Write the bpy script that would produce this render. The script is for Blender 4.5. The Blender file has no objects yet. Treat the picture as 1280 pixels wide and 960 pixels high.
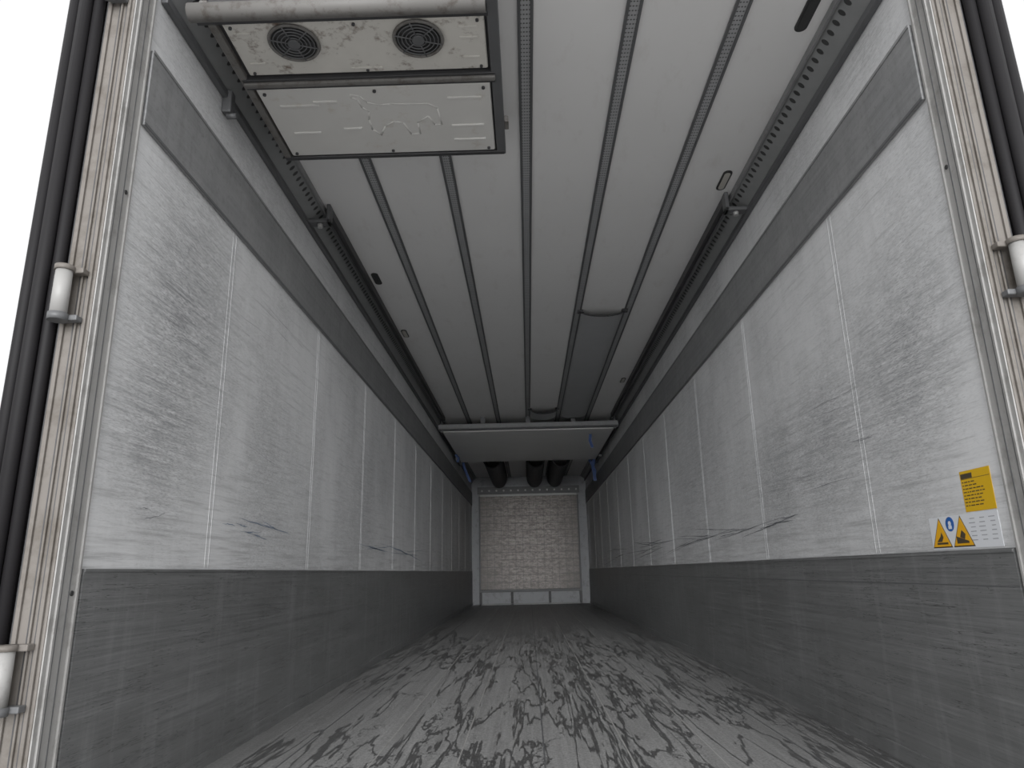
import bpy, bmesh, math, random
from mathutils import Vector, Matrix
random.seed(7)
S = bpy.context.scene
H = 0.65          # camera height over trailer floor
Y0, Y1 = 1.911, 15.3
W = 1.23
ZC = 2.65
try:
    S.view_settings.view_transform = 'Standard'
    S.view_settings.look = 'None'
    S.view_settings.exposure = -0.34
    S.view_settings.gamma = 1.2
except Exception as e:
    print(e)

# ------------------------------------------------------------ node helpers
class NT:
    def __init__(s, name):
        s.m = bpy.data.materials.new(name); s.m.use_nodes = True
        s.t = s.m.node_tree; s.n = s.t.nodes; s.l = s.t.links
        s.b = s.n['Principled BSDF']
        s.tc = s.n.new('ShaderNodeTexCoord')
    def link(s, a, b): s.l.new(a, b)
    def coord(s, scale=(1,1,1), rot=(0,0,0), loc=(0,0,0)):
        mp = s.n.new('ShaderNodeMapping')
        mp.inputs['Scale'].default_value = scale
        mp.inputs['Rotation'].default_value = rot
        mp.inputs['Location'].default_value = loc
        s.link(s.tc.outputs['Object'], mp.inputs['Vector'])
        return mp.outputs['Vector']
    def noise(s, vec, scale=1, detail=4, rough=0.6, dist=0):
        n = s.n.new('ShaderNodeTexNoise')
        n.inputs['Scale'].default_value = scale
        n.inputs['Detail'].default_value = detail
        n.inputs['Roughness'].default_value = rough
        n.inputs['Distortion'].default_value = dist
        s.link(vec, n.inputs['Vector']); return n.outputs['Fac']
    def vor(s, vec, scale=1, feature='DISTANCE_TO_EDGE'):
        n = s.n.new('ShaderNodeTexVoronoi'); n.feature = feature
        n.inputs['Scale'].default_value = scale
        s.link(vec, n.inputs['Vector']); return n.outputs['Distance']
    def ramp(s, fac, a, b, va=0.0, vb=1.0):
        n = s.n.new('ShaderNodeMapRange')
        n.inputs['From Min'].default_value = a; n.inputs['From Max'].default_value = b
        n.inputs['To Min'].default_value = va; n.inputs['To Max'].default_value = vb
        s.link(fac, n.inputs['Value']); return n.outputs['Result']
    def math(s, op, a, b=None, clamp=False):
        n = s.n.new('ShaderNodeMath'); n.operation = op; n.use_clamp = clamp
        for i, v in enumerate((a, b)):
            if v is None: continue
            if isinstance(v, (int, float)): n.inputs[i].default_value = v
            else: s.link(v, n.inputs[i])
        return n.outputs[0]
    def line(s, fac, width):   # contour line of a noise field
        d = s.math('ABSOLUTE', s.math('SUBTRACT', fac, 0.5))
        return s.ramp(d, 0, width, 1, 0)
    def mix(s, fac, a, b):
        n = s.n.new('ShaderNodeMix'); n.data_type = 'RGBA'
        if isinstance(fac, (int, float)): n.inputs[0].default_value = fac
        else: s.link(fac, n.inputs[0])
        for i, v in ((6, a), (7, b)):
            if isinstance(v, tuple): n.inputs[i].default_value = (*v[:3], 1)
            else: s.link(v, n.inputs[i])
        return n.outputs[2]
    def sep(s):
        n = s.n.new('ShaderNodeSeparateXYZ'); s.link(s.tc.outputs['Object'], n.inputs[0]); return n.outputs
    def patch(s, y, z, ry, rz):
        """soft elliptical region on a side wall (metres)"""
        o = s.sep()
        a = s.math('DIVIDE', s.math('SUBTRACT', o[1], y), ry); b = s.math('DIVIDE', s.math('SUBTRACT', o[2], z), rz)
        d = s.math('SQRT', s.math('ADD', s.math('MULTIPLY', a, a), s.math('MULTIPLY', b, b)))
        return s.ramp(d, 0.0, 1.15, 1, 0)
    def set(s, color=None, rough=None, metal=None, spec=None, bump=None, bs=0.2, bd=0.01):
        for k, v in (('Base Color', color), ('Roughness', rough), ('Metallic', metal), ('Specular IOR Level', spec)):
            if v is None: continue
            if isinstance(v, tuple): s.b.inputs[k].default_value = (*v[:3], 1)
            elif isinstance(v, (int, float)): s.b.inputs[k].default_value = v
            else: s.link(v, s.b.inputs[k])
        if bump is not None:
            b = s.n.new('ShaderNodeBump'); b.inputs['Strength'].default_value = bs
            b.inputs['Distance'].default_value = bd
            s.link(bump, b.inputs['Height']); s.link(b.outputs['Normal'], s.b.inputs['Normal'])
        return s.m

def simple(name, col, rough=0.5, metal=0.0, var=0.12, sc=8, dirt=None, dfrom=0.52, dto=0.75, spec=None):
    t = NT(name)
    n = t.noise(t.coord((1,1,1)), sc, 6)
    c = t.mix(n, tuple(x*(1-var) for x in col), tuple(min(1, x*(1+var)) for x in col))
    if dirt:
        d = t.noise(t.coord((1,1,1), loc=(3,5,1)), sc*1.7, 8, 0.7)
        c = t.mix(t.ramp(d, dfrom, dto), c, dirt)
    return t.set(c, rough, metal, spec, bump=n, bs=0.05)

# ---- wall
def wall_mat(name, seed, patches):
    t = NT(name)
    L = (seed, seed*2.3, seed*0.7)
    big = t.noise(t.coord((1,1,0.55), loc=L), 1.6, 4)
    fine = t.noise(t.coord((1,1.2,5.0), rot=(0.15,0,0), loc=L), 9, 10, 0.8)
    speck = t.noise(t.coord((1,1.3,9), rot=(-0.1,0,0), loc=L), 30, 8, 0.8)
    hor = t.noise(t.coord((1,0.8,18), rot=(0.04,0,0), loc=L), 3.0, 7, 0.7)
    hor2 = t.noise(t.coord((1,1.0,26), rot=(-0.07,0,0), loc=(seed,1,5)), 4.5, 8, 0.75)
    ver = t.noise(t.coord((1,5,0.7), loc=L), 2.5, 6, 0.7)
    c = t.mix(big, (0.71,0.715,0.72), (0.60,0.605,0.61))
    c = t.mix(t.ramp(ver, 0.50, 0.70, 0, 0.32), c, (0.45,0.452,0.455))
    c = t.mix(t.math('MULTIPLY', t.ramp(big, 0.38, 0.58), t.ramp(fine, 0.36, 0.64, 0, 0.5)), c, (0.37,0.375,0.38))
    c = t.mix(t.math('MULTIPLY', t.ramp(big, 0.40, 0.56), t.ramp(speck, 0.50, 0.64, 0, 0.65)), c, (0.22,0.225,0.23))
    c = t.mix(t.ramp(speck, 0.57, 0.68, 0, 0.5), c, (0.26,0.265,0.27))
    c = t.mix(t.ramp(hor, 0.54, 0.68, 0, 0.5), c, (0.32,0.325,0.33))
    c = t.mix(t.ramp(hor2, 0.57, 0.67, 0, 0.5), c, (0.26,0.265,0.27))
    for (py,pz,ry,rz,am) in patches:
        p = t.patch(py,pz,ry,rz)
        c = t.mix(t.math('MULTIPLY', p, t.ramp(fine, 0.40, 0.62, 0, am*0.65)), c, (0.25,0.255,0.26))
        c = t.mix(t.math('MULTIPLY', p, t.ramp(hor2, 0.46, 0.60, 0, am*0.75)), c, (0.18,0.185,0.19))
        c = t.mix(t.math('MULTIPLY', p, t.ramp(speck, 0.48, 0.58, 0, am*0.85)), c, (0.14,0.145,0.15))
    # scratches
    for k, (sc, rx, wd, am) in enumerate(((1.4,0.10,0.0022,0.42),(2.2,-0.22,0.0020,0.38),(1.3,0.5,0.0012,0.35),(2.8,-0.03,0.0022,0.42))):
        v = t.coord((1,1.1,13), rot=(rx,0,0), loc=(seed+k*3.1,k*7.7,k*2.2+seed))
        ln = t.line(t.noise(v, sc, 5, 0.65), wd)
        mk = t.ramp(t.noise(t.coord((1,1,1), loc=(k*9.1,seed,k)), 3.4, 4), 0.52, 0.60)
        f = t.math('MULTIPLY', t.math('MULTIPLY', ln, mk), am)
        c = t.mix(f, c, (0.12,0.13,0.14))
    z = t.sep()[2]
    g = t.math('MULTIPLY', t.ramp(z, 0.68, 1.1, 1, 0), t.ramp(hor, 0.42, 0.64))
    c = t.mix(t.math('MULTIPLY', g, 0.5), c, (0.27,0.27,0.27))
    return t.set(c, 0.45, 0.0, 0.35, bump=fine, bs=0.06)

M = {}
M['wallL'] = wall_mat('white_grp_left', 1.7, ((2.30,1.50,0.50,0.65,0.95),(2.2,1.05,0.35,0.3,0.6),(3.3,1.2,0.6,0.6,0.45),(5.2,1.3,0.9,0.7,0.45)))
M['wallR'] = wall_mat('white_grp_right', 4.9, ((2.25,1.32,0.40,0.40,0.7),(2.9,1.15,0.8,0.4,0.6),(3.6,1.05,0.7,0.35,0.6),(2.2,2.45,0.25,0.12,0.4),(5.5,1.3,1.2,0.7,0.5)))

def kick_mat():
    t = NT('brushed_kick_plate')
    a = t.noise(t.coord((1,0.35,40)), 3.0, 9, 0.75)
    b = t.noise(t.coord((1,1,2)), 2.2, 6)
    v2 = t.noise(t.coord((1,6,0.8), loc=(1,4,4)), 2.2, 6)
    hs = t.noise(t.coord((1,0.5,22), loc=(3,9,2)), 3.5, 8, 0.75)
    c = t.mix(t.ramp(a,0.3,0.7), (0.095,0.098,0.098), (0.19,0.193,0.193))
    c = t.mix(t.ramp(b,0.40,0.64,0,0.5), c, (0.095,0.097,0.095))
    c = t.mix(t.ramp(v2,0.52,0.72,0,0.28), c, (0.28,0.285,0.285))
    c = t.mix(t.ramp(hs,0.55,0.70,0,0.32), c, (0.29,0.295,0.295))
    for k,(sc,rx,wd) in enumerate(((1.6,0.02,0.007),(1.3,0.10,0.004),(2.0,-0.05,0.006))):
        v = t.coord((1,0.8,18), rot=(rx,0,0), loc=(k*4,k*3,k))
        ln = t.line(t.noise(v, sc, 4, 0.6), wd)
        mk = t.ramp(t.noise(t.coord((1,1,2), loc=(k*5,2,k)), 2.6, 3), 0.44, 0.56)
        c = t.mix(t.math('MULTIPLY', t.math('MULTIPLY', ln, mk), 0.8), c, (0.025,0.025,0.025))
    r = t.ramp(a, 0.3, 0.7, 0.35, 0.53)
    return t.set(c, r, 0.25, bump=a, bs=0.12)
M['kick'] = kick_mat()

def band_mat():
    t = NT('grey_upper_rail')
    a = t.noise(t.coord((1,0.6,30)), 2.0, 6, 0.7)
    b = t.noise(t.coord((1,2,2)), 3.0, 6)
    v = t.noise(t.coord((1,5,1)), 4.0, 8, 0.7)
    s = t.noise(t.coord((1,2,2)), 22, 8, 0.8)
    c = t.mix(t.ramp(a,0.3,0.7), (0.16,0.163,0.166), (0.23,0.233,0.236))
    c = t.mix(t.ramp(b,0.45,0.68,0,0.4), c, (0.29,0.29,0.29))
    c = t.mix(t.ramp(v,0.5,0.66,0,0.28), c, (0.11,0.11,0.11))
    c = t.mix(t.ramp(s,0.52,0.66,0,0.5), c, (0.09,0.09,0.088))
    return t.set(c, 0.5, 0.15, bump=a, bs=0.08)
M['band'] = band_mat()

def ceil_mat():
    t = NT('white_ceiling_panel')
    a = t.noise(t.coord((1,1,1)), 1.5, 5)
    b = t.noise(t.coord((2.5,1,1), loc=(3,1,0)), 3.0, 9, 0.75)
    c = t.mix(a, (0.73,0.725,0.715), (0.81,0.805,0.795))
    c = t.mix(t.math('MULTIPLY', t.ramp(b,0.55,0.72),0.25), c, (0.45,0.40,0.36))
    return t.set(c, 0.4, 0, 0.4, bump=b, bs=0.03)
M['ceil'] = ceil_mat()

def floor_mat():
    t = NT('antislip_floor')
    grain = t.vor(t.coord((1,1,1)), 100, 'F1')
    g2 = t.noise(t.coord((1,1,1)), 75, 3, 0.8)
    streak = t.noise(t.coord((6.5,0.18,1)), 2.0, 8, 0.7)
    streak2 = t.noise(t.coord((22,0.35,1), loc=(4,4,0)), 2.0, 6, 0.7)
    blot = t.noise(t.coord((7.5,2.6,1), loc=(2,3,1)), 3.6, 8, 0.78)
    area = t.noise(t.coord((1,0.4,1), loc=(8,3,1)), 1.8, 3)
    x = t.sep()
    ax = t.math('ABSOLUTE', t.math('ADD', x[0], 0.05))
    c = t.mix(t.ramp(streak,0.32,0.68), (0.115,0.115,0.112), (0.225,0.225,0.22))
    c = t.mix(t.ramp(streak2,0.45,0.68,0,0.5), c, (0.34,0.34,0.335))
    c = t.mix(t.ramp(g2,0.35,0.65,0,0.40), c, (0.36,0.36,0.355))
    c = t.mix(t.ramp(grain,0.2,0.6,0.40,0), c, (0.06,0.06,0.06))
    centre = t.math('MULTIPLY', t.ramp(ax, 0.15, 0.7, 1.0, 0.2), t.ramp(area, 0.42, 0.55, 0.25, 1))
    wet = t.math('MULTIPLY', t.ramp(blot, 0.53, 0.60), centre)
    lines = None
    for k,(sx,sy,wd,off) in enumerate(((1.5,0.16,0.0065,0),(2.2,0.14,0.007,2),(1.1,0.20,0.005,5),(1.9,0.15,0.007,9),(2.6,0.12,0.007,13),(1.0,0.7,0.0030,17))):
        v = t.coord((sx,sy,1), rot=(0,0,0.02*(k-2)), loc=(off*2.7,off*5.1,0))
        # small sideways wobble so the trails wander
        ln = t.line(t.noise(v, 1.0, 9, 0.56, 0.05), wd)
        ln = t.ramp(ln, 0.0, 0.4)
        mk = t.ramp(t.noise(t.coord((1.0,0.25,1), loc=(k*5,2,k)), 1.2, 2), 0.38, 0.43)
        ln = t.math('MULTIPLY', ln, mk)
        lines = ln if lines is None else t.math('MAXIMUM', lines, ln)
    w = t.math('MAXIMUM', t.math('MULTIPLY', wet, 0.40), t.math('MULTIPLY', lines, 0.85))
    c = t.mix(w, c, (0.026,0.026,0.026))
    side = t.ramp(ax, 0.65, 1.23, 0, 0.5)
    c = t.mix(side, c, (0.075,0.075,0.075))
    r = t.ramp(w, 0, 0.8, 0.5, 0.34)
    h = t.math('ADD', grain, t.math('MULTIPLY', g2, 0.6))
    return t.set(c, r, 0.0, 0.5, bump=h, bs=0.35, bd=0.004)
M['floor'] = floor_mat()

def perf_mat(name, py, px, r, base, hole, metal=0.4, rows_axis=0, x_off=0.0):
    t = NT(name)
    o = t.sep()
    fy = t.math('SUBTRACT', t.math('FRACT', t.math('MULTIPLY', o[1], 1/py)), 0.5)
    fx = t.math('SUBTRACT', t.math('FRACT', t.math('MULTIPLY', t.math('ADD', o[rows_axis], x_off), 1/px)), 0.5)
    dy = t.math('MULTIPLY', fy, py); dx = t.math('MULTIPLY', fx, px)
    d = t.math('SQRT', t.math('ADD', t.math('MULTIPLY', dy, dy), t.math('MULTIPLY', dx, dx)))
    hl = t.ramp(d, r*0.85, r, 1, 0)
    n = t.noise(t.coord((1,1,1)), 9, 6)
    c = t.mix(n, tuple(v*0.8 for v in base), tuple(v*1.2 for v in base))
    c = t.mix(hl, c, hole)
    return t.set(c, 0.45, metal, bump=hl, bs=0.3)
M['railperf'] = perf_mat('perforated_rail_web', 0.022, 0.0115, 0.0042, (0.34,0.345,0.35), (0.07,0.07,0.07), 0.1)
M['sideperf'] = perf_mat('perforated_side_rail', 0.05, 0.06, 0.012, (0.21,0.215,0.215), (0.03,0.03,0.03), 0.1, 2, 0.0)
M['raildark'] = simple('rail_flange_grey', (0.09,0.092,0.095), 0.5, 0.2)
M['alu'] = simple('dull_aluminium', (0.36,0.36,0.35), 0.45, 0.3, 0.12, 10, (0.25,0.23,0.21), 0.55, 0.8)
M['post'] = simple('weathered_post', (0.14,0.126,0.112), 0.55, 0.1, 0.15, 6, (0.085,0.073,0.06), 0.46, 0.68, 0.3)
M['reveal'] = simple('post_reveal', (0.29,0.285,0.275), 0.5, 0.05, 0.12, 5, (0.16,0.155,0.145), 0.50, 0.70)
M['dark'] = simple('dark_steel', (0.04,0.04,0.042), 0.5, 0.3)
M['rubber'] = simple('black_rubber', (0.006,0.0055,0.0062), 0.6, 0.0, spec=0.15)
M['black'] = simple('black_plastic', (0.015,0.015,0.015), 0.5)
M['seamd'] = simple('joint_painted_shadow', (0.34,0.35,0.36), 0.6)
M['unit'] = simple('evaporator_white', (0.64,0.63,0.60), 0.4, 0, 0.08, 5, (0.46,0.40,0.33), 0.58, 0.78)
M['unitd'] = simple('evaporator_dirty_white', (0.60,0.58,0.53), 0.4, 0, 0.12, 9, (0.14,0.10,0.075), 0.54, 0.68)
M['tube'] = simple('grey_tube', (0.13,0.125,0.118), 0.55, 0.0, 0.1, 12, (0.07,0.06,0.052), 0.50, 0.66, 0.25)
M['duct'] = simple('duct_fabric', (0.34,0.345,0.35), 0.6, 0, 0.12, 4)
M['ductd'] = simple('dark_duct_fabric', (0.022,0.025,0.029), 0.55, 0, 0.2, 5)
M['scuff'] = simple('black_scuff', (0.12,0.125,0.135), 0.6)
M['scuffb'] = simple('blue_scuff', (0.15,0.19,0.26), 0.6)
M['yellow'] = simple('label_yellow', (0.64,0.36,0.003), 0.45, 0, 0.05)
M['warn'] = simple('warning_yellow', (0.74,0.34,0.002), 0.45, 0, 0.04)
M['labw'] = simple('label_white', (0.66,0.68,0.71), 0.35, 0, 0.03)
M['ink'] = simple('label_ink', (0.04,0.03,0.015), 0.5)
M['inkg'] = simple('label_grey_ink', (0.30,0.31,0.33), 0.5)
M['blue'] = simple('sign_blue', (0.006,0.08,0.34), 0.4)
M['strap'] = simple('blue_strap', (0.015,0.05,0.18), 0.6)
M['lamp'] = simple('recess_lens', (0.42,0.40,0.36), 0.3)
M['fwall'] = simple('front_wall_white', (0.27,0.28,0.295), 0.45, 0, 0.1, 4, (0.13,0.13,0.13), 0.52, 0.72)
M['part'] = simple('partition_white', (0.82,0.82,0.81), 0.45, 0, 0.06, 3)
M['outer'] = simple('outer_white_skin', (0.75,0.75,0.75), 0.4)
M['asphalt'] = simple('asphalt', (0.38,0.375,0.37), 0.85, 0, 0.2, 3)

def bulk_mat():
    t = NT('worn_aluminium_bulkhead')
    a = t.noise(t.coord((1,1,7)), 4.0, 9, 0.85)
    b = t.noise(t.coord((1.5,1,3), loc=(4,2,2)), 8.0, 10, 0.9)
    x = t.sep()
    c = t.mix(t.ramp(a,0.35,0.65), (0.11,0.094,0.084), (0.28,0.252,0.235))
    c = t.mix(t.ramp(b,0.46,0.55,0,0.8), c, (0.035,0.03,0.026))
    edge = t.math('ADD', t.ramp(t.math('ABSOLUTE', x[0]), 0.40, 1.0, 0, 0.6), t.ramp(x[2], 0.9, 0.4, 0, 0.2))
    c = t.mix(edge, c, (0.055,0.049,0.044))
    fz = t.math('ABSOLUTE', t.math('SUBTRACT', t.math('FRACT', t.math('MULTIPLY', x[2], 1/0.15)), 0.5))
    c = t.mix(t.ramp(fz, 0.42, 0.48, 0, 0.55), c, (0.025,0.025,0.025))
    fx = t.math('ABSOLUTE', t.math('SUBTRACT', t.math('FRACT', t.math('MULTIPLY', x[0], 1/0.15)), 0.5))
    c = t.mix(t.ramp(fx, 0.42, 0.48, 0, 0.4), c, (0.03,0.03,0.03))
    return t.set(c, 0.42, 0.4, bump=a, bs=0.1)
M['bulk'] = bulk_mat()

# ------------------------------------------------------------ mesh helpers
class MB:
    """collects geometry with material slots into ONE object"""
    def __init__(s, name, parent=None):
        s.name = name; s.bm = bmesh.new(); s.mats = []; s.parent = parent
    def mi(s, mat):
        m = M[mat]
        if m not in s.mats: s.mats.append(m)
        return s.mats.index(m)
    def box(s, x0,x1,y0,y1,z0,z1, mat, bev=0):
        if x0>x1: x0,x1=x1,x0
        if y0>y1: y0,y1=y1,y0
        if z0>z1: z0,z1=z1,z0
        r = bmesh.ops.create_cube(s.bm, size=1)
        for v in r['verts']:
            v.co = Vector(((x0+x1)/2+v.co.x*(x1-x0), (y0+y1)/2+v.co.y*(y1-y0), (z0+z1)/2+v.co.z*(z1-z0)))
        fs = set(f for v in r['verts'] for f in v.link_faces)
        i = s.mi(mat)
        for f in fs: f.material_index = i
        if bev:
            es = list(set(e for f in fs for e in f.edges))
            rr = bmesh.ops.bevel(s.bm, geom=es, offset=bev, segments=2, affect='EDGES', profile=0.5)
            for f in rr['faces']: f.material_index = i
        return s
    def cyl(s, p0, p1, r, mat, seg=20, r2=None):
        p0, p1 = Vector(p0), Vector(p1); d = p1-p0
        q = d.to_track_quat('Z','Y').to_matrix().to_4x4()
        mtx = Matrix.Translation((p0+p1)/2) @ q
        rr = bmesh.ops.create_cone(s.bm, cap_ends=True, segments=seg, radius1=r, radius2=r if r2 is None else r2, depth=d.length, matrix=mtx)
        i = s.mi(mat)
        for f in set(f for v in rr['verts'] for f in v.link_faces):
            f.material_index = i; f.smooth = len(f.verts) == 4
        return s
    def torus(s, c, R, r, mat, axis='Z', seg=40, ms=8):
        i = s.mi(mat); c = Vector(c); rings = []
        for a in range(seg):
            A = 2*math.pi*a/seg; ring = []
            for b in range(ms):
                B = 2*math.pi*b/ms
                p = Vector(((R+r*math.cos(B))*math.cos(A), (R+r*math.cos(B))*math.sin(A), r*math.sin(B)))
                ring.append(s.bm.verts.new(c+p))
            rings.append(ring)
        for a in range(seg):
            for b in range(ms):
                f = s.bm.faces.new((rings[a][b], rings[(a+1)%seg][b], rings[(a+1)%seg][(b+1)%ms], rings[a][(b+1)%ms]))
                f.material_index = i; f.smooth = True
    def prism(s, pts, ext, mat, smooth=False):
        i = s.mi(mat); ext = Vector(ext)
        a = [s.bm.verts.new(Vector(p)) for p in pts]; b = [s.bm.verts.new(Vector(p)+ext) for p in pts]
        n = len(a); fs = [s.bm.faces.new(a), s.bm.faces.new(b[::-1])]
        for k in range(n):
            f = s.bm.faces.new((a[k], b[k], b[(k+1)%n], a[(k+1)%n])); f.smooth = smooth; fs.append(f)
        for f in fs: f.material_index = i
    def ribbon(s, pts, widths, nrm, mat):
        i = s.mi(mat); prev = None; nrm = Vector(nrm)
        for k, p in enumerate(pts):
            p = Vector(p)
            d = (Vector(pts[min(k+1,len(pts)-1)]) - Vector(pts[max(k-1,0)])).normalized()
            t = d.cross(nrm).normalized()*widths[k]/2
            cur = (s.bm.verts.new(p+t), s.bm.verts.new(p-t))
            if prev:
                f = s.bm.faces.new((prev[0],prev[1],cur[1],cur[0])); f.material_index = i
            prev = cur
    def done(s):
        bmesh.ops.recalc_face_normals(s.bm, faces=s.bm.faces[:])
        me = bpy.data.meshes.new(s.name); s.bm.to_mesh(me); s.bm.free()
        for m in s.mats: me.materials.append(m)
        o = bpy.data.objects.new(s.name, me); S.collection.objects.link(o)
        if s.parent: o.parent = s.parent
        return o

# ------------------------------------------------------------ walls
seams = [2.64+1.22*k for k in range(11) if 2.64+1.22*k < 15.1]
def build_wall(side, sg):
    name = 'wall_'+side
    wm = 'wallL' if sg<0 else 'wallR'
    b = MB(name)
    b.box(sg*W, sg*(W+0.085), Y0, Y1+0.1, -0.1, ZC+0.1, wm)
    w = b.done()
    k = MB('kick_plate', w)
    k.box(sg*(W-0.008), sg*W, Y0, Y1, 0.0, 0.685 if sg>0 else 0.682, 'kick')
    k.box(sg*(W-0.012), sg*(W-0.008), Y0, Y1, 0.674, 0.682, 'kick')
    k.box(sg*(W-0.016), sg*(W-0.008), Y0, Y1, 0.0, 0.05, 'kick')
    if sg>0: k.box(sg*(W-0.0092), sg*(W-0.008), Y0, Y1, 0.585, 0.588, 'raildark')
    k.done()
    r = MB('upper_rail_band', w)
    r.box(sg*(W-0.012), sg*W, Y0, Y1, H+1.39, H+1.668, 'band', 0.003)
    r.box(sg*(W-0.015), sg*(W-0.012), Y0, Y1, H+1.39, H+1.400, 'raildark')
    r.box(sg*(W-0.015), sg*(W-0.012), Y0, Y1, H+1.657, H+1.668, 'band')
    r.done()
    j = MB('panel_joints', w)
    for y in seams:
        for dy in (0.0, 0.030):
            j.box(sg*(W-0.0009), sg*W, y+dy, y+dy+0.005, 0.69, H+1.39, wm)
            j.box(sg*(W-0.0005), sg*W, y+dy+0.005, y+dy+0.007, 0.69, H+1.39, 'seamd')  # shadow line of the joint, painted as a thin darker strip
    j.done()
    s = MB('scuff_marks', w)
    def streak(y0, y1, z0, z1, n, mat, wid, jz):
        for i in range(n):
            a = random.uniform(y0, y1*0.7+y0*0.3); L = random.uniform(0.08, 0.42)*(y1-y0)
            z = z0+(z1-z0)*random.random(); sl = random.uniform(-0.08,0.08)
            ph = random.uniform(0,6); amp = random.uniform(0,0.012)
            pts=[]; ws=[]
            for q in range(9):
                f=q/8
                pts.append((sg*(W-0.0012), a+L*f, z+sl*L*f+jz*random.uniform(-1,1)+amp*math.sin(f*2+ph)))
                ws.append(wid*math.sin(math.pi*(0.08+0.84*f))*random.uniform(0.3,1.2))
            s.ribbon(pts, ws, (1,0,0), mat)
    if sg > 0:
        streak(3.3, 6.6, 0.84, 0.90, 15, 'scuff', 0.006, 0.002)
        streak(6, 12, 0.84, 0.92, 12, 'scuff', 0.009, 0.003)
        streak(2.2, 3.6, 0.95, 1.5, 10, 'scuff', 0.0018, 0.003)
    else:
        streak(2.66, 3.7, 0.83, 0.89, 7, 'scuffb', 0.005, 0.002)
        streak(2.1, 2.7, 0.80, 0.86, 3, 'scuff', 0.002, 0.002)
        streak(4.5, 9, 0.82, 0.90, 8, 'scuffb', 0.007, 0.003)
        streak(2.1, 3.6, 1.0, 1.9, 12, 'scuff', 0.0016, 0.003)
    s.done()
    return w
wl = build_wall('left', -1); wr = build_wall('right', 1)

# ------------------------------------------------------------ floor, ceiling, front wall
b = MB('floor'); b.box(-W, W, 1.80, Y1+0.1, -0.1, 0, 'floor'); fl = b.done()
b = MB('floor_joint_strips', fl)
for x in (-0.95,-0.62,-0.31,0.0,0.31,0.62,0.95):
    b.box(x-0.003, x+0.003, 1.80, Y1, 0, 0.0012, 'reveal' if abs(x) in (0.62,0.31) else 'raildark')
b.box(-W, W, 1.80, 1.84, 0, 0.004, 'alu')
b.done()
b = MB('ceiling'); b.box(-W, W, 1.80, Y1+0.1, ZC, ZC+0.1, 'ceil'); ce = b.done()
b = MB('wall_front'); b.box(-W, W, Y1, Y1+0.1, 0, ZC, 'fwall')
b.done()

# ceiling load rails
for x in (-0.8,-0.4,0.0,0.4,0.8):
    b = MB('ceiling_load_rail')
    ya = 2.86 if x < -0.05 else 1.92
    b.box(x-0.030, x-0.018, ya, Y1, ZC-0.012, ZC, 'raildark', 0.002)
    b.box(x+0.018, x+0.030, ya, Y1, ZC-0.012, ZC, 'raildark', 0.002)
    b.box(x-0.018, x+0.018, ya, Y1, ZC-0.006, ZC, 'railperf')
    b.done()

# side perforated rails
for sg in (-1, 1):
    b = MB('perforated_side_rail')
    prof = [(sg*1.228,0,2.555),(sg*1.222,0,2.555),(sg*1.135,0,2.635),(sg*1.135,0,ZC),(sg*1.145,0,ZC),(sg*1.228,0,2.575)]
    b.prism([Vector((p[0],1.93,p[2])) for p in prof], (0,Y1-1.95,0), 'sideperf')
    b.box(sg*1.205, sg*1.229, 1.93, Y1, 2.525, 2.555, 'raildark', 0.003)
    b.box(sg*1.127, sg*1.138, 1.93, Y1, 2.618, ZC, 'band', 0.002)
    b.box(sg*1.092, sg*1.126, 3.55, 9.1, 2.60, ZC, 'dark', 0.003)
    b.box(sg*1.118, sg*1.127, 3.55, 9.1, 2.575, 2.61, 'raildark')
    b.box(sg*1.09, sg*1.215, 3.50, 3.56, 2.54, 2.56, 'raildark', 0.004)
    b.box(sg*1.09, sg*1.11, 3.50, 3.56, 2.54, ZC, 'raildark', 0.004)
    b.cyl((sg*1.15,3.53,2.52),(sg*1.15,3.53,2.545),0.014,'alu')
    if sg<0:
        b.box(sg*1.19, sg*1.228, 2.42, 2.46, 2.46, 2.56, 'raildark', 0.006)
        b.cyl((sg*1.21,2.44,2.45),(sg*1.17,2.44,2.45),0.012,'raildark')
    b.done()

# recesses in ceiling
def recess(x, y, L, mat):
    b = MB('ceiling_recess_lamp')
    n = 12; w = 0.024
    def loop(w, L, z):
        pts=[]
        for k in range(n+1):
            a=math.pi*k/n; pts.append(Vector((x+w*math.cos(a), y+L/2-w+w*math.sin(a), z)))
        for k in range(n+1):
            a=math.pi+math.pi*k/n; pts.append(Vector((x+w*math.cos(a), y-L/2+w+w*math.sin(a), z)))
        return pts
    b.prism(loop(w, L, ZC-0.006), (0,0,0.006), 'black')
    b.prism(loop(w*0.62, L-0.03, ZC-0.009), (0,0,0.004), mat)
    b.done()
for (x,y,m) in ((1.057,2.21,'black'),(1.057,3.38,'lamp'),(1.04,7.44,'lamp'),(-1.05,4.54,'black'),(-1.05,5.71,'lamp')):
    recess(x,y,0.19,m)

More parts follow.
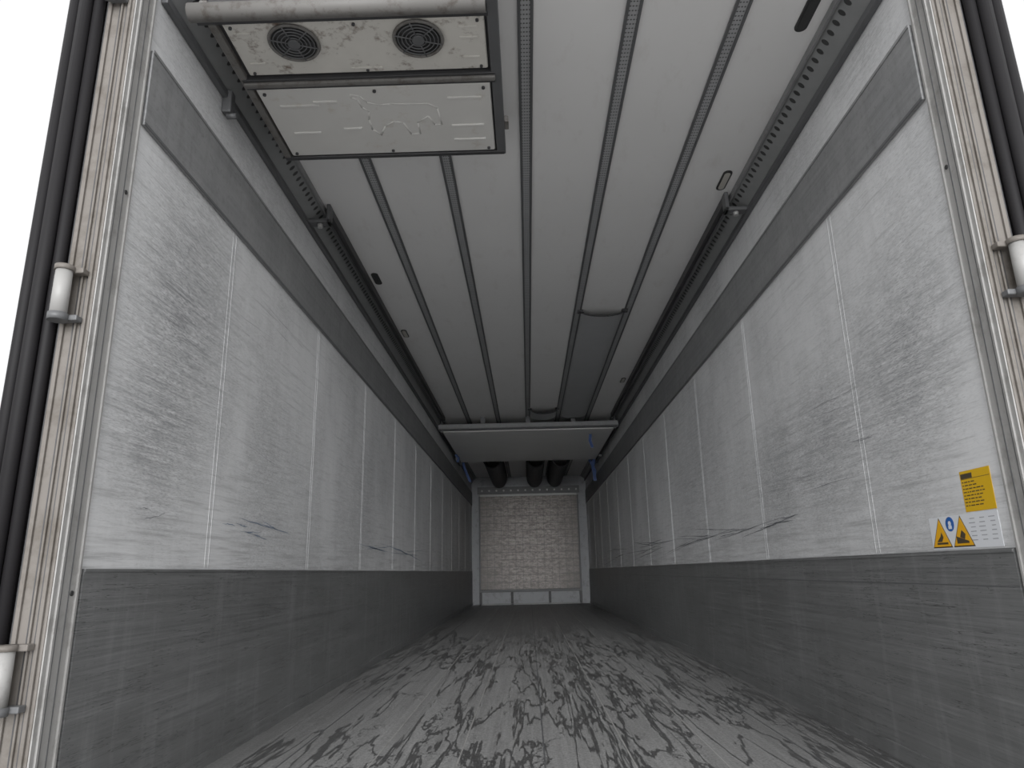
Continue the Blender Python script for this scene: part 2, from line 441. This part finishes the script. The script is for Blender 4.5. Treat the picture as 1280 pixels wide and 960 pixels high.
# ------------------------------------------------------------ evaporator
ev = bpy.data.objects.new('evaporator_unit', None); S.collection.objects.link(ev)
b = MB('housing', ev)
b.box(-1.10,-0.105,1.98,2.83,2.515,ZC,'dark',0.006)
b.box(-0.135,-0.095,1.93,2.83,2.492,2.53,'raildark',0.004)
b.box(-1.10,-1.072,1.93,2.83,2.492,2.53,'tube',0.004)
b.box(-1.10,-0.10,2.805,2.83,2.49,2.53,'dark',0.004)
b.box(-0.095,-0.077,2.60,2.66,2.50,2.53,'tube',0.003)
b.done()
b = MB('front_edge_profile', ev)
b.cyl((-1.14,1.955,2.502),(-0.137,1.955,2.502),0.031,'tube',28)
b.box(-1.13,-0.13,1.985,2.0,2.49,2.53,'dark')
b.done()
b = MB('fan_panel', ev)
b.box(-1.055,-0.145,2.005,2.272,2.500,2.52,'unitd',0.006)
for x0,x1,y in ((-1.03,-0.97,2.05),(-1.03,-0.97,2.20),(-0.66,-0.54,2.24),(-0.24,-0.17,2.05),(-0.24,-0.17,2.10),(-0.24,-0.17,2.20)):
    b.box(x0,x1,y,y+0.012,2.4965,2.502,'unitd',0.003)
for x in (-1.03,-0.60,-0.17):
    for y in (2.025,2.255):
        b.cyl((x,y,2.493),(x,y,2.502),0.006,'dark',10)
b.done()
for cx in (-0.83,-0.385):
    b = MB('axial_fan', ev)
    cy = 2.10; z = 2.497
    b.cyl((cx,cy,2.494),(cx,cy,2.501),0.083,'black',40)
    b.torus((cx,cy,2.492),0.086,0.006,'tube',seg=48)
    for R in (0.072,0.058,0.044,0.03):
        b.torus((cx,cy,2.488),R,0.0022,'raildark',seg=40,ms=6)
    b.cyl((cx,cy,2.484),(cx,cy,2.494),0.022,'raildark',24)
    for k in range(6):
        a = k*math.pi/3+0.3
        b.cyl((cx+0.02*math.cos(a),cy+0.02*math.sin(a),2.487),(cx+0.086*math.cos(a),cy+0.086*math.sin(a),2.487),0.0025,'raildark',6)
    for k in range(5):
        a = k*math.tau/5
        p=[Vector((cx+r*math.cos(a+da),cy+r*math.sin(a+da),2.4935)) for r,da in ((0.025,0),(0.068,-0.1),(0.072,0.25),(0.066,0.55),(0.025,0.6))]
        b.prism(p,(0,0,-0.001),'dark')
    b.done()
b = MB('drain_gutter', ev)
b.box(-1.09,-0.12,2.282,2.294,2.488,2.52,'dark',0.002)
b.box(-1.09,-0.12,2.296,2.322,2.480,2.515,'tube',0.006)
b.box(-1.09,-0.12,2.325,2.338,2.488,2.52,'dark',0.002)
b.done()
b = MB('lower_cover_panel', ev)
b.box(-1.062,-0.142,2.345,2.800,2.494,2.52,'unit',0.008)
for x0,x1,y in ((-1.0,-0.84,2.44),(-0.86,-0.76,2.42),(-0.78,-0.70,2.60),(-0.32,-0.18,2.42),(-0.32,-0.18,2.60),(-1.0,-0.88,2.62),(-0.32,-0.18,2.70)):
    b.box(x0,x1,y,y+0.016,2.4885,2.497,'unit',0.004)
for x in (-1.035,-0.60,-0.17):
    for y in (2.37,2.775):
        b.cyl((x,y,2.487),(x,y,2.496),0.007,'dark',10)
el=[(-0.66,2.62),(-0.63,2.66),(-0.60,2.60),(-0.56,2.57),(-0.52,2.58),(-0.50,2.66),(-0.46,2.66),(-0.46,2.58),(-0.41,2.54),(-0.39,2.60),(-0.36,2.60),(-0.365,2.49),(-0.40,2.46),(-0.47,2.46),(-0.55,2.455),(-0.60,2.46),(-0.645,2.44),(-0.665,2.40),(-0.70,2.39),(-0.70,2.41),(-0.68,2.42),(-0.67,2.47),(-0.65,2.50),(-0.66,2.55)]
for k in range(len(el)):
    p, q = el[k], el[(k+1)%len(el)]
    b.cyl((p[0],p[1],2.4965),(q[0],q[1],2.4965),0.005,'unit',8)
b.done()

# ------------------------------------------------------------ air ducts
def duct(x0,x1,y0,y1,sag,mat,n=14):
    b = MB('ceiling_air_duct'); i=b.mi(mat); th=0.006
    def prof(y,off):
        pts=[]
        for k in range(n+1):
            a=math.pi*k/n
            pts.append(Vector(((x0+x1)/2-(abs(x1-x0)/2-off)*math.cos(a), y, ZC-0.002-(sag-off)*math.sin(a)**0.8)))
        return pts
    ys=[y0+(y1-y0)*k/8 for k in range(9)]
    for off in (0,th):
        rows=[[b.bm.verts.new(p) for p in prof(y,off)] for y in ys]
        for r in range(8):
            for k in range(n):
                f=b.bm.faces.new((rows[r][k],rows[r][k+1],rows[r+1][k+1],rows[r+1][k])); f.material_index=i; f.smooth=True
    pr=prof(y0-0.004,-0.004); 
    for k in range(n): b.cyl(pr[k],pr[k+1],0.006,'dark',8)
    b.box(x0-0.03,x0+0.02,y0-0.02,y0+0.03,ZC-0.02,ZC-0.002,'dark',0.003)
    b.box(x1-0.02,x1+0.03,y0-0.02,y0+0.03,ZC-0.02,ZC-0.002,'dark',0.003)
    return b.done()
duct(0.43,0.77,5.27,9.1,0.05,'duct')
duct(0.03,0.37,8.7,9.1,0.07,'duct')
for x in (-0.62,0.13,0.56):
    duct(x-0.17,x+0.17,12.0,15.05,0.27,'ductd')

# ------------------------------------------------------------ raised partition
pt = bpy.data.objects.new('raised_partition_wall', None); S.collection.objects.link(pt)
b = MB('panel', pt); b.box(-1.14,1.14,9.22,11.9,2.47,2.54,'part',0.006); b.done()
b = MB('edge_beam', pt)
b.box(-1.19,1.19,9.14,9.22,2.50,2.56,'band',0.006)
b.box(-1.19,1.19,9.15,9.20,2.478,2.50,'dark')
for x in (-0.6,0.0,0.6): b.box(x-0.03,x+0.03,9.16,9.20,2.56,2.65,'raildark')
for x in (-1.16,1.13): b.box(x,x+0.03,9.16,9.2,2.46,ZC,'raildark')
b.done()
b = MB('hinge_struts', pt)
for sg in (-1,1):
    b.box(sg*1.15,sg*1.18,11.3,12.0,2.42,2.46,'raildark')
    b.cyl((sg*1.165,11.9,2.45),(sg*1.165,11.9,2.65),0.02,'raildark')
b.done()
b = MB('partition_strap')
def strap(pts,w): b.ribbon(pts,[w]*len(pts),(0,1,0),'strap')
strap([(0.86,9.6,2.47),(0.85,9.6,2.38),(0.88,9.6,2.28)],0.04)
strap([(1.14,12.0,2.6),(1.10,12.0,2.35),(1.13,12.0,2.12)],0.05)
strap([(1.05,12.1,2.5),(1.15,12.1,2.3),(1.12,12.1,2.15)],0.04)
b.done()
b = MB('partition_strap')
strap([(-1.14,12.0,2.6),(-1.10,12.0,2.4),(-1.0,12.0,2.15)],0.04)
strap([(-1.15,11.0,2.46),(-1.1,11.0,2.4),(-1.12,11.0,2.34)],0.04)
b.done()

# ------------------------------------------------------------ front bulkhead
b = MB('front_bulkhead_panel')
yb = 15.16
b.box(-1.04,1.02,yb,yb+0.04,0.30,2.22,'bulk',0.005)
b.box(-1.07,-1.04,yb-0.01,yb+0.05,0.27,2.26,'raildark'); b.box(1.02,1.05,yb-0.01,yb+0.05,0.27,2.26,'raildark')
b.box(-1.07,1.05,yb-0.01,yb+0.05,2.22,2.26,'alu')
b.box(-1.10,1.08,yb,yb+0.03,2.27,2.42,'raildark')
for k in range(14): b.cyl((-1.0+k*0.155,yb-0.01,2.34),(-1.0+k*0.155,yb,2.34),0.02,'alu',8)
b.box(-1.07,1.05,yb-0.02,yb+0.05,0.25,0.30,'raildark')
for x in (-1.07,-0.42,0.36,1.0): b.box(x,x+0.05,yb-0.02,Y1-0.004,0.0,0.26,'dark')
b.box(-1.15,1.15,yb+0.08,yb+0.09,0.02,0.25,'fwall')
b.box(-1.07,1.05,yb-0.02,yb+0.02,0,0.03,'band')
b.done()

# ------------------------------------------------------------ rear frame
for sg in (-1,1):
    b = MB('rear_door_post')
    b.box(sg*W, sg*1.315, 1.80, Y0-0.003, -0.2, 2.795, 'post', 0.004)
    b.box(sg*(W-0.004), sg*W, 1.802, Y0-0.012, 0, ZC, 'reveal', 0.001)
    for y in (1.832,1.862): b.box(sg*(W-0.0055), sg*(W-0.004), y, y+0.003, 0, ZC, 'raildark')
    for y in (1.818,1.890): b.box(sg*(W-0.009), sg*(W-0.003), y, y+0.009, 0, ZC, 'reveal',0.001)
    for x,w in ((1.238,0.010),(1.262,0.006),(1.296,0.012)):
        b.box(sg*x, sg*(x+w), 1.792, 1.80, -0.2, 2.795, 'post', 0.002)
    for x in (1.251,1.272,1.312):
        b.box(sg*x, sg*(x+0.003), 1.7985, 1.80, -0.2, 2.795, 'dark')
    for z in (1.78,0.62):
        b.cyl((sg*(W-0.007),1.875,z),(sg*(W+0.01),1.875,z),0.007,'black',12)
    b.done()
    b = MB('door_seal')
    for x,y,r in ((1.334,1.79,0.016),(1.366,1.775,0.019),(1.405,1.785,0.018)):
        b.cyl((sg*x,y,-0.2),(sg*x,y,2.8),r,'rubber',16)
    b.box(sg*1.32,sg*1.42,1.795,1.825,-0.2,2.8,'rubber')
    b.done()
    b = MB('open_rear_door')
    b.box(sg*1.335,sg*1.405,1.84,3.05,-0.2,2.8,'outer',0.006)
    b.done()
    for z in (H+0.76,H-0.22,H+1.82):
        b = MB('door_hinge')
        X = sg*1.290
        b.cyl((X,1.755,z-0.062),(X,1.755,z+0.062),0.021,'reveal',24)
        b.cyl((X,1.755,z-0.082),(X,1.755,z-0.062),0.025,'raildark',24)
        b.cyl((X,1.755,z+0.062),(X,1.755,z+0.076),0.025,'post',24)
        b.box(X-sg*0.045,X+sg*0.01,1.765,1.792,z-0.078,z-0.062,'raildark',0.003)
        b.box(X-sg*0.045,X+sg*0.01,1.765,1.792,z+0.060,z+0.076,'post',0.003)
        b.box(X-sg*0.005,X+sg*0.026,1.752,1.772,z-0.055,z+0.055,'reveal',0.004)
        b.done()
b = MB('rear_door_header'); b.box(-1.315,1.315,1.80,1.92,2.80,2.95,'post',0.005); b.done()
b = MB('rear_sill'); b.box(-1.315,1.315,1.74,1.795,-0.25,0.0,'post',0.005); b.done()
b = MB('trim_roof'); b.box(-1.315,1.315,1.925,15.5,ZC+0.1,ZC+0.16,'outer'); b.done()

# ------------------------------------------------------------ labels on the right wall
xw = W-0.0015
b = MB('yellow_data_label')
b.box(xw,W,1.955,2.092,H+0.140,H+0.256,'yellow')
b.box(xw-0.0006,xw,2.035,2.088,H+0.234,H+0.248,'ink')
for k in range(8):
    z=H+0.222-k*0.0095; L=random.uniform(0.05,0.11)
    y=2.086
    while y-0.01>2.086-L:
        w=random.uniform(0.006,0.018); b.box(xw-0.0005,xw,y-w,y,z,z+0.003,'ink'); y-=w+0.004
b.box(xw-0.0005,xw,1.958,2.089,H+0.232,H+0.2333,'ink')
b.done()
b = MB('warning_label')
b.box(xw,W,1.955,2.292,H+0.040,H+0.136,'labw')
def tri(yc,z0,w,h,mat,dx):
    b.prism([Vector((xw-dx,yc+w/2,z0)),Vector((xw-dx,yc-w/2,z0)),Vector((xw-dx,yc,z0+h))],(0.0006,0,0),mat)
for yc in (2.238,2.128):
    tri(yc,H+0.044,0.104,0.090,'ink',0.0006)
    tri(yc,H+0.048,0.092,0.080,'warn',0.0012)
b.box(xw-0.0018,xw-0.0012,2.205,2.262,H+0.054,H+0.060,'ink')
b.prism([Vector((xw-0.0018,y,H+z)) for y,z in ((2.262,0.062),(2.236,0.062),(2.225,0.075),(2.232,0.09),(2.240,0.078))],(0.0006,0,0),'ink')
b.prism([Vector((xw-0.0018,y,H+z)) for y,z in ((2.158,0.054),(2.10,0.054),(2.10,0.060),(2.158,0.075))],(0.0006,0,0),'ink')
b.prism([Vector((xw-0.0018,y,H+z)) for y,z in ((2.14,0.072),(2.118,0.065),(2.112,0.080),(2.128,0.092))],(0.0006,0,0),'ink')
b.cyl((xw-0.0006,2.183,H+0.112),(xw,2.183,H+0.112),0.0215,'blue',28)
b.cyl((xw-0.0012,2.183,H+0.114),(xw-0.0006,2.183,H+0.114),0.007,'labw',16)
b.box(xw-0.0012,xw-0.0006,2.175,2.191,H+0.098,H+0.108,'labw')
for cy in (2.03,2.075,1.985):
    for k in range(6):
        z=H+0.12-k*0.012
        b.box(xw-0.0005,xw,cy-0.015,cy+random.uniform(0.002,0.014),z,z+0.0025,'inkg')
b.done()

# ------------------------------------------------------------ ground & chassis
b = MB('ground'); b.box(-60,60,-60,60,-1.35,-1.25,'asphalt'); b.done()
b = MB('trailer_chassis')
for x in (-0.65,0.55): b.box(x,x+0.1,1.9,15.2,-0.55,-0.1,'dark',0.01)
for y in (3.0,4.3,5.6):
    b.cyl((-1.15,y,-0.75),(1.15,y,-0.75),0.06,'dark')
    for sg in (-1,1):
        b.cyl((sg*1.2,y,-0.75),(sg*0.85,y,-0.75),0.5,'rubber',40)
        b.cyl((sg*1.21,y,-0.75),(sg*1.18,y,-0.75),0.28,'alu',32)
        b.box(sg*0.55,sg*0.65,y-0.05,y+0.05,-0.75,-0.5,'dark')
for sg in (-1,1): b.box(sg*0.7,sg*0.8,13,13.12,-1.25,-0.5,'dark')
b.done()

# ------------------------------------------------------------ world: overcast, plus a bright rear lobe added to light the deep interior
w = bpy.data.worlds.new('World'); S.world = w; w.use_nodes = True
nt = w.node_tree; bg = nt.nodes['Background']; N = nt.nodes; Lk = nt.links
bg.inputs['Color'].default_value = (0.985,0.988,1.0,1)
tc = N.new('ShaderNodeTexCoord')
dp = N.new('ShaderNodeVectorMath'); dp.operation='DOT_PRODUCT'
lobe_dir = Vector((0,-1,0.14)).normalized(); dp.inputs[1].default_value = lobe_dir
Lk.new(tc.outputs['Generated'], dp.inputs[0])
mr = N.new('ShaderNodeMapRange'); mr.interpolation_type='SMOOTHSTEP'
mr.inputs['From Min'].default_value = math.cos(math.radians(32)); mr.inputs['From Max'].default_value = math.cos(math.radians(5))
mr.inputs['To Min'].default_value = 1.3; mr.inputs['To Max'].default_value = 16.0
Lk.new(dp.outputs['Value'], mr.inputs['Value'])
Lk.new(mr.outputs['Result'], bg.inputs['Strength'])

# ------------------------------------------------------------ camera
c = bpy.data.cameras.new('camera'); co = bpy.data.objects.new('camera', c); S.collection.objects.link(co)
fwd = Vector((-0.01698,0.9659,0.2580)).normalized()
dn = Vector((-0.02575,0.2579,-0.9659)); dn = (dn - fwd*dn.dot(fwd)).normalized()
up = -dn; rt = fwd.cross(up)
m = Matrix((( rt.x, up.x, -fwd.x),( rt.y, up.y, -fwd.y),( rt.z, up.z, -fwd.z))).to_4x4()
co.matrix_world = Matrix.Translation((-0.04,0,H)) @ m
c.sensor_width = 36; c.lens = 24.75; c.sensor_fit='HORIZONTAL'; c.clip_start=0.01; c.clip_end=200
S.camera = co
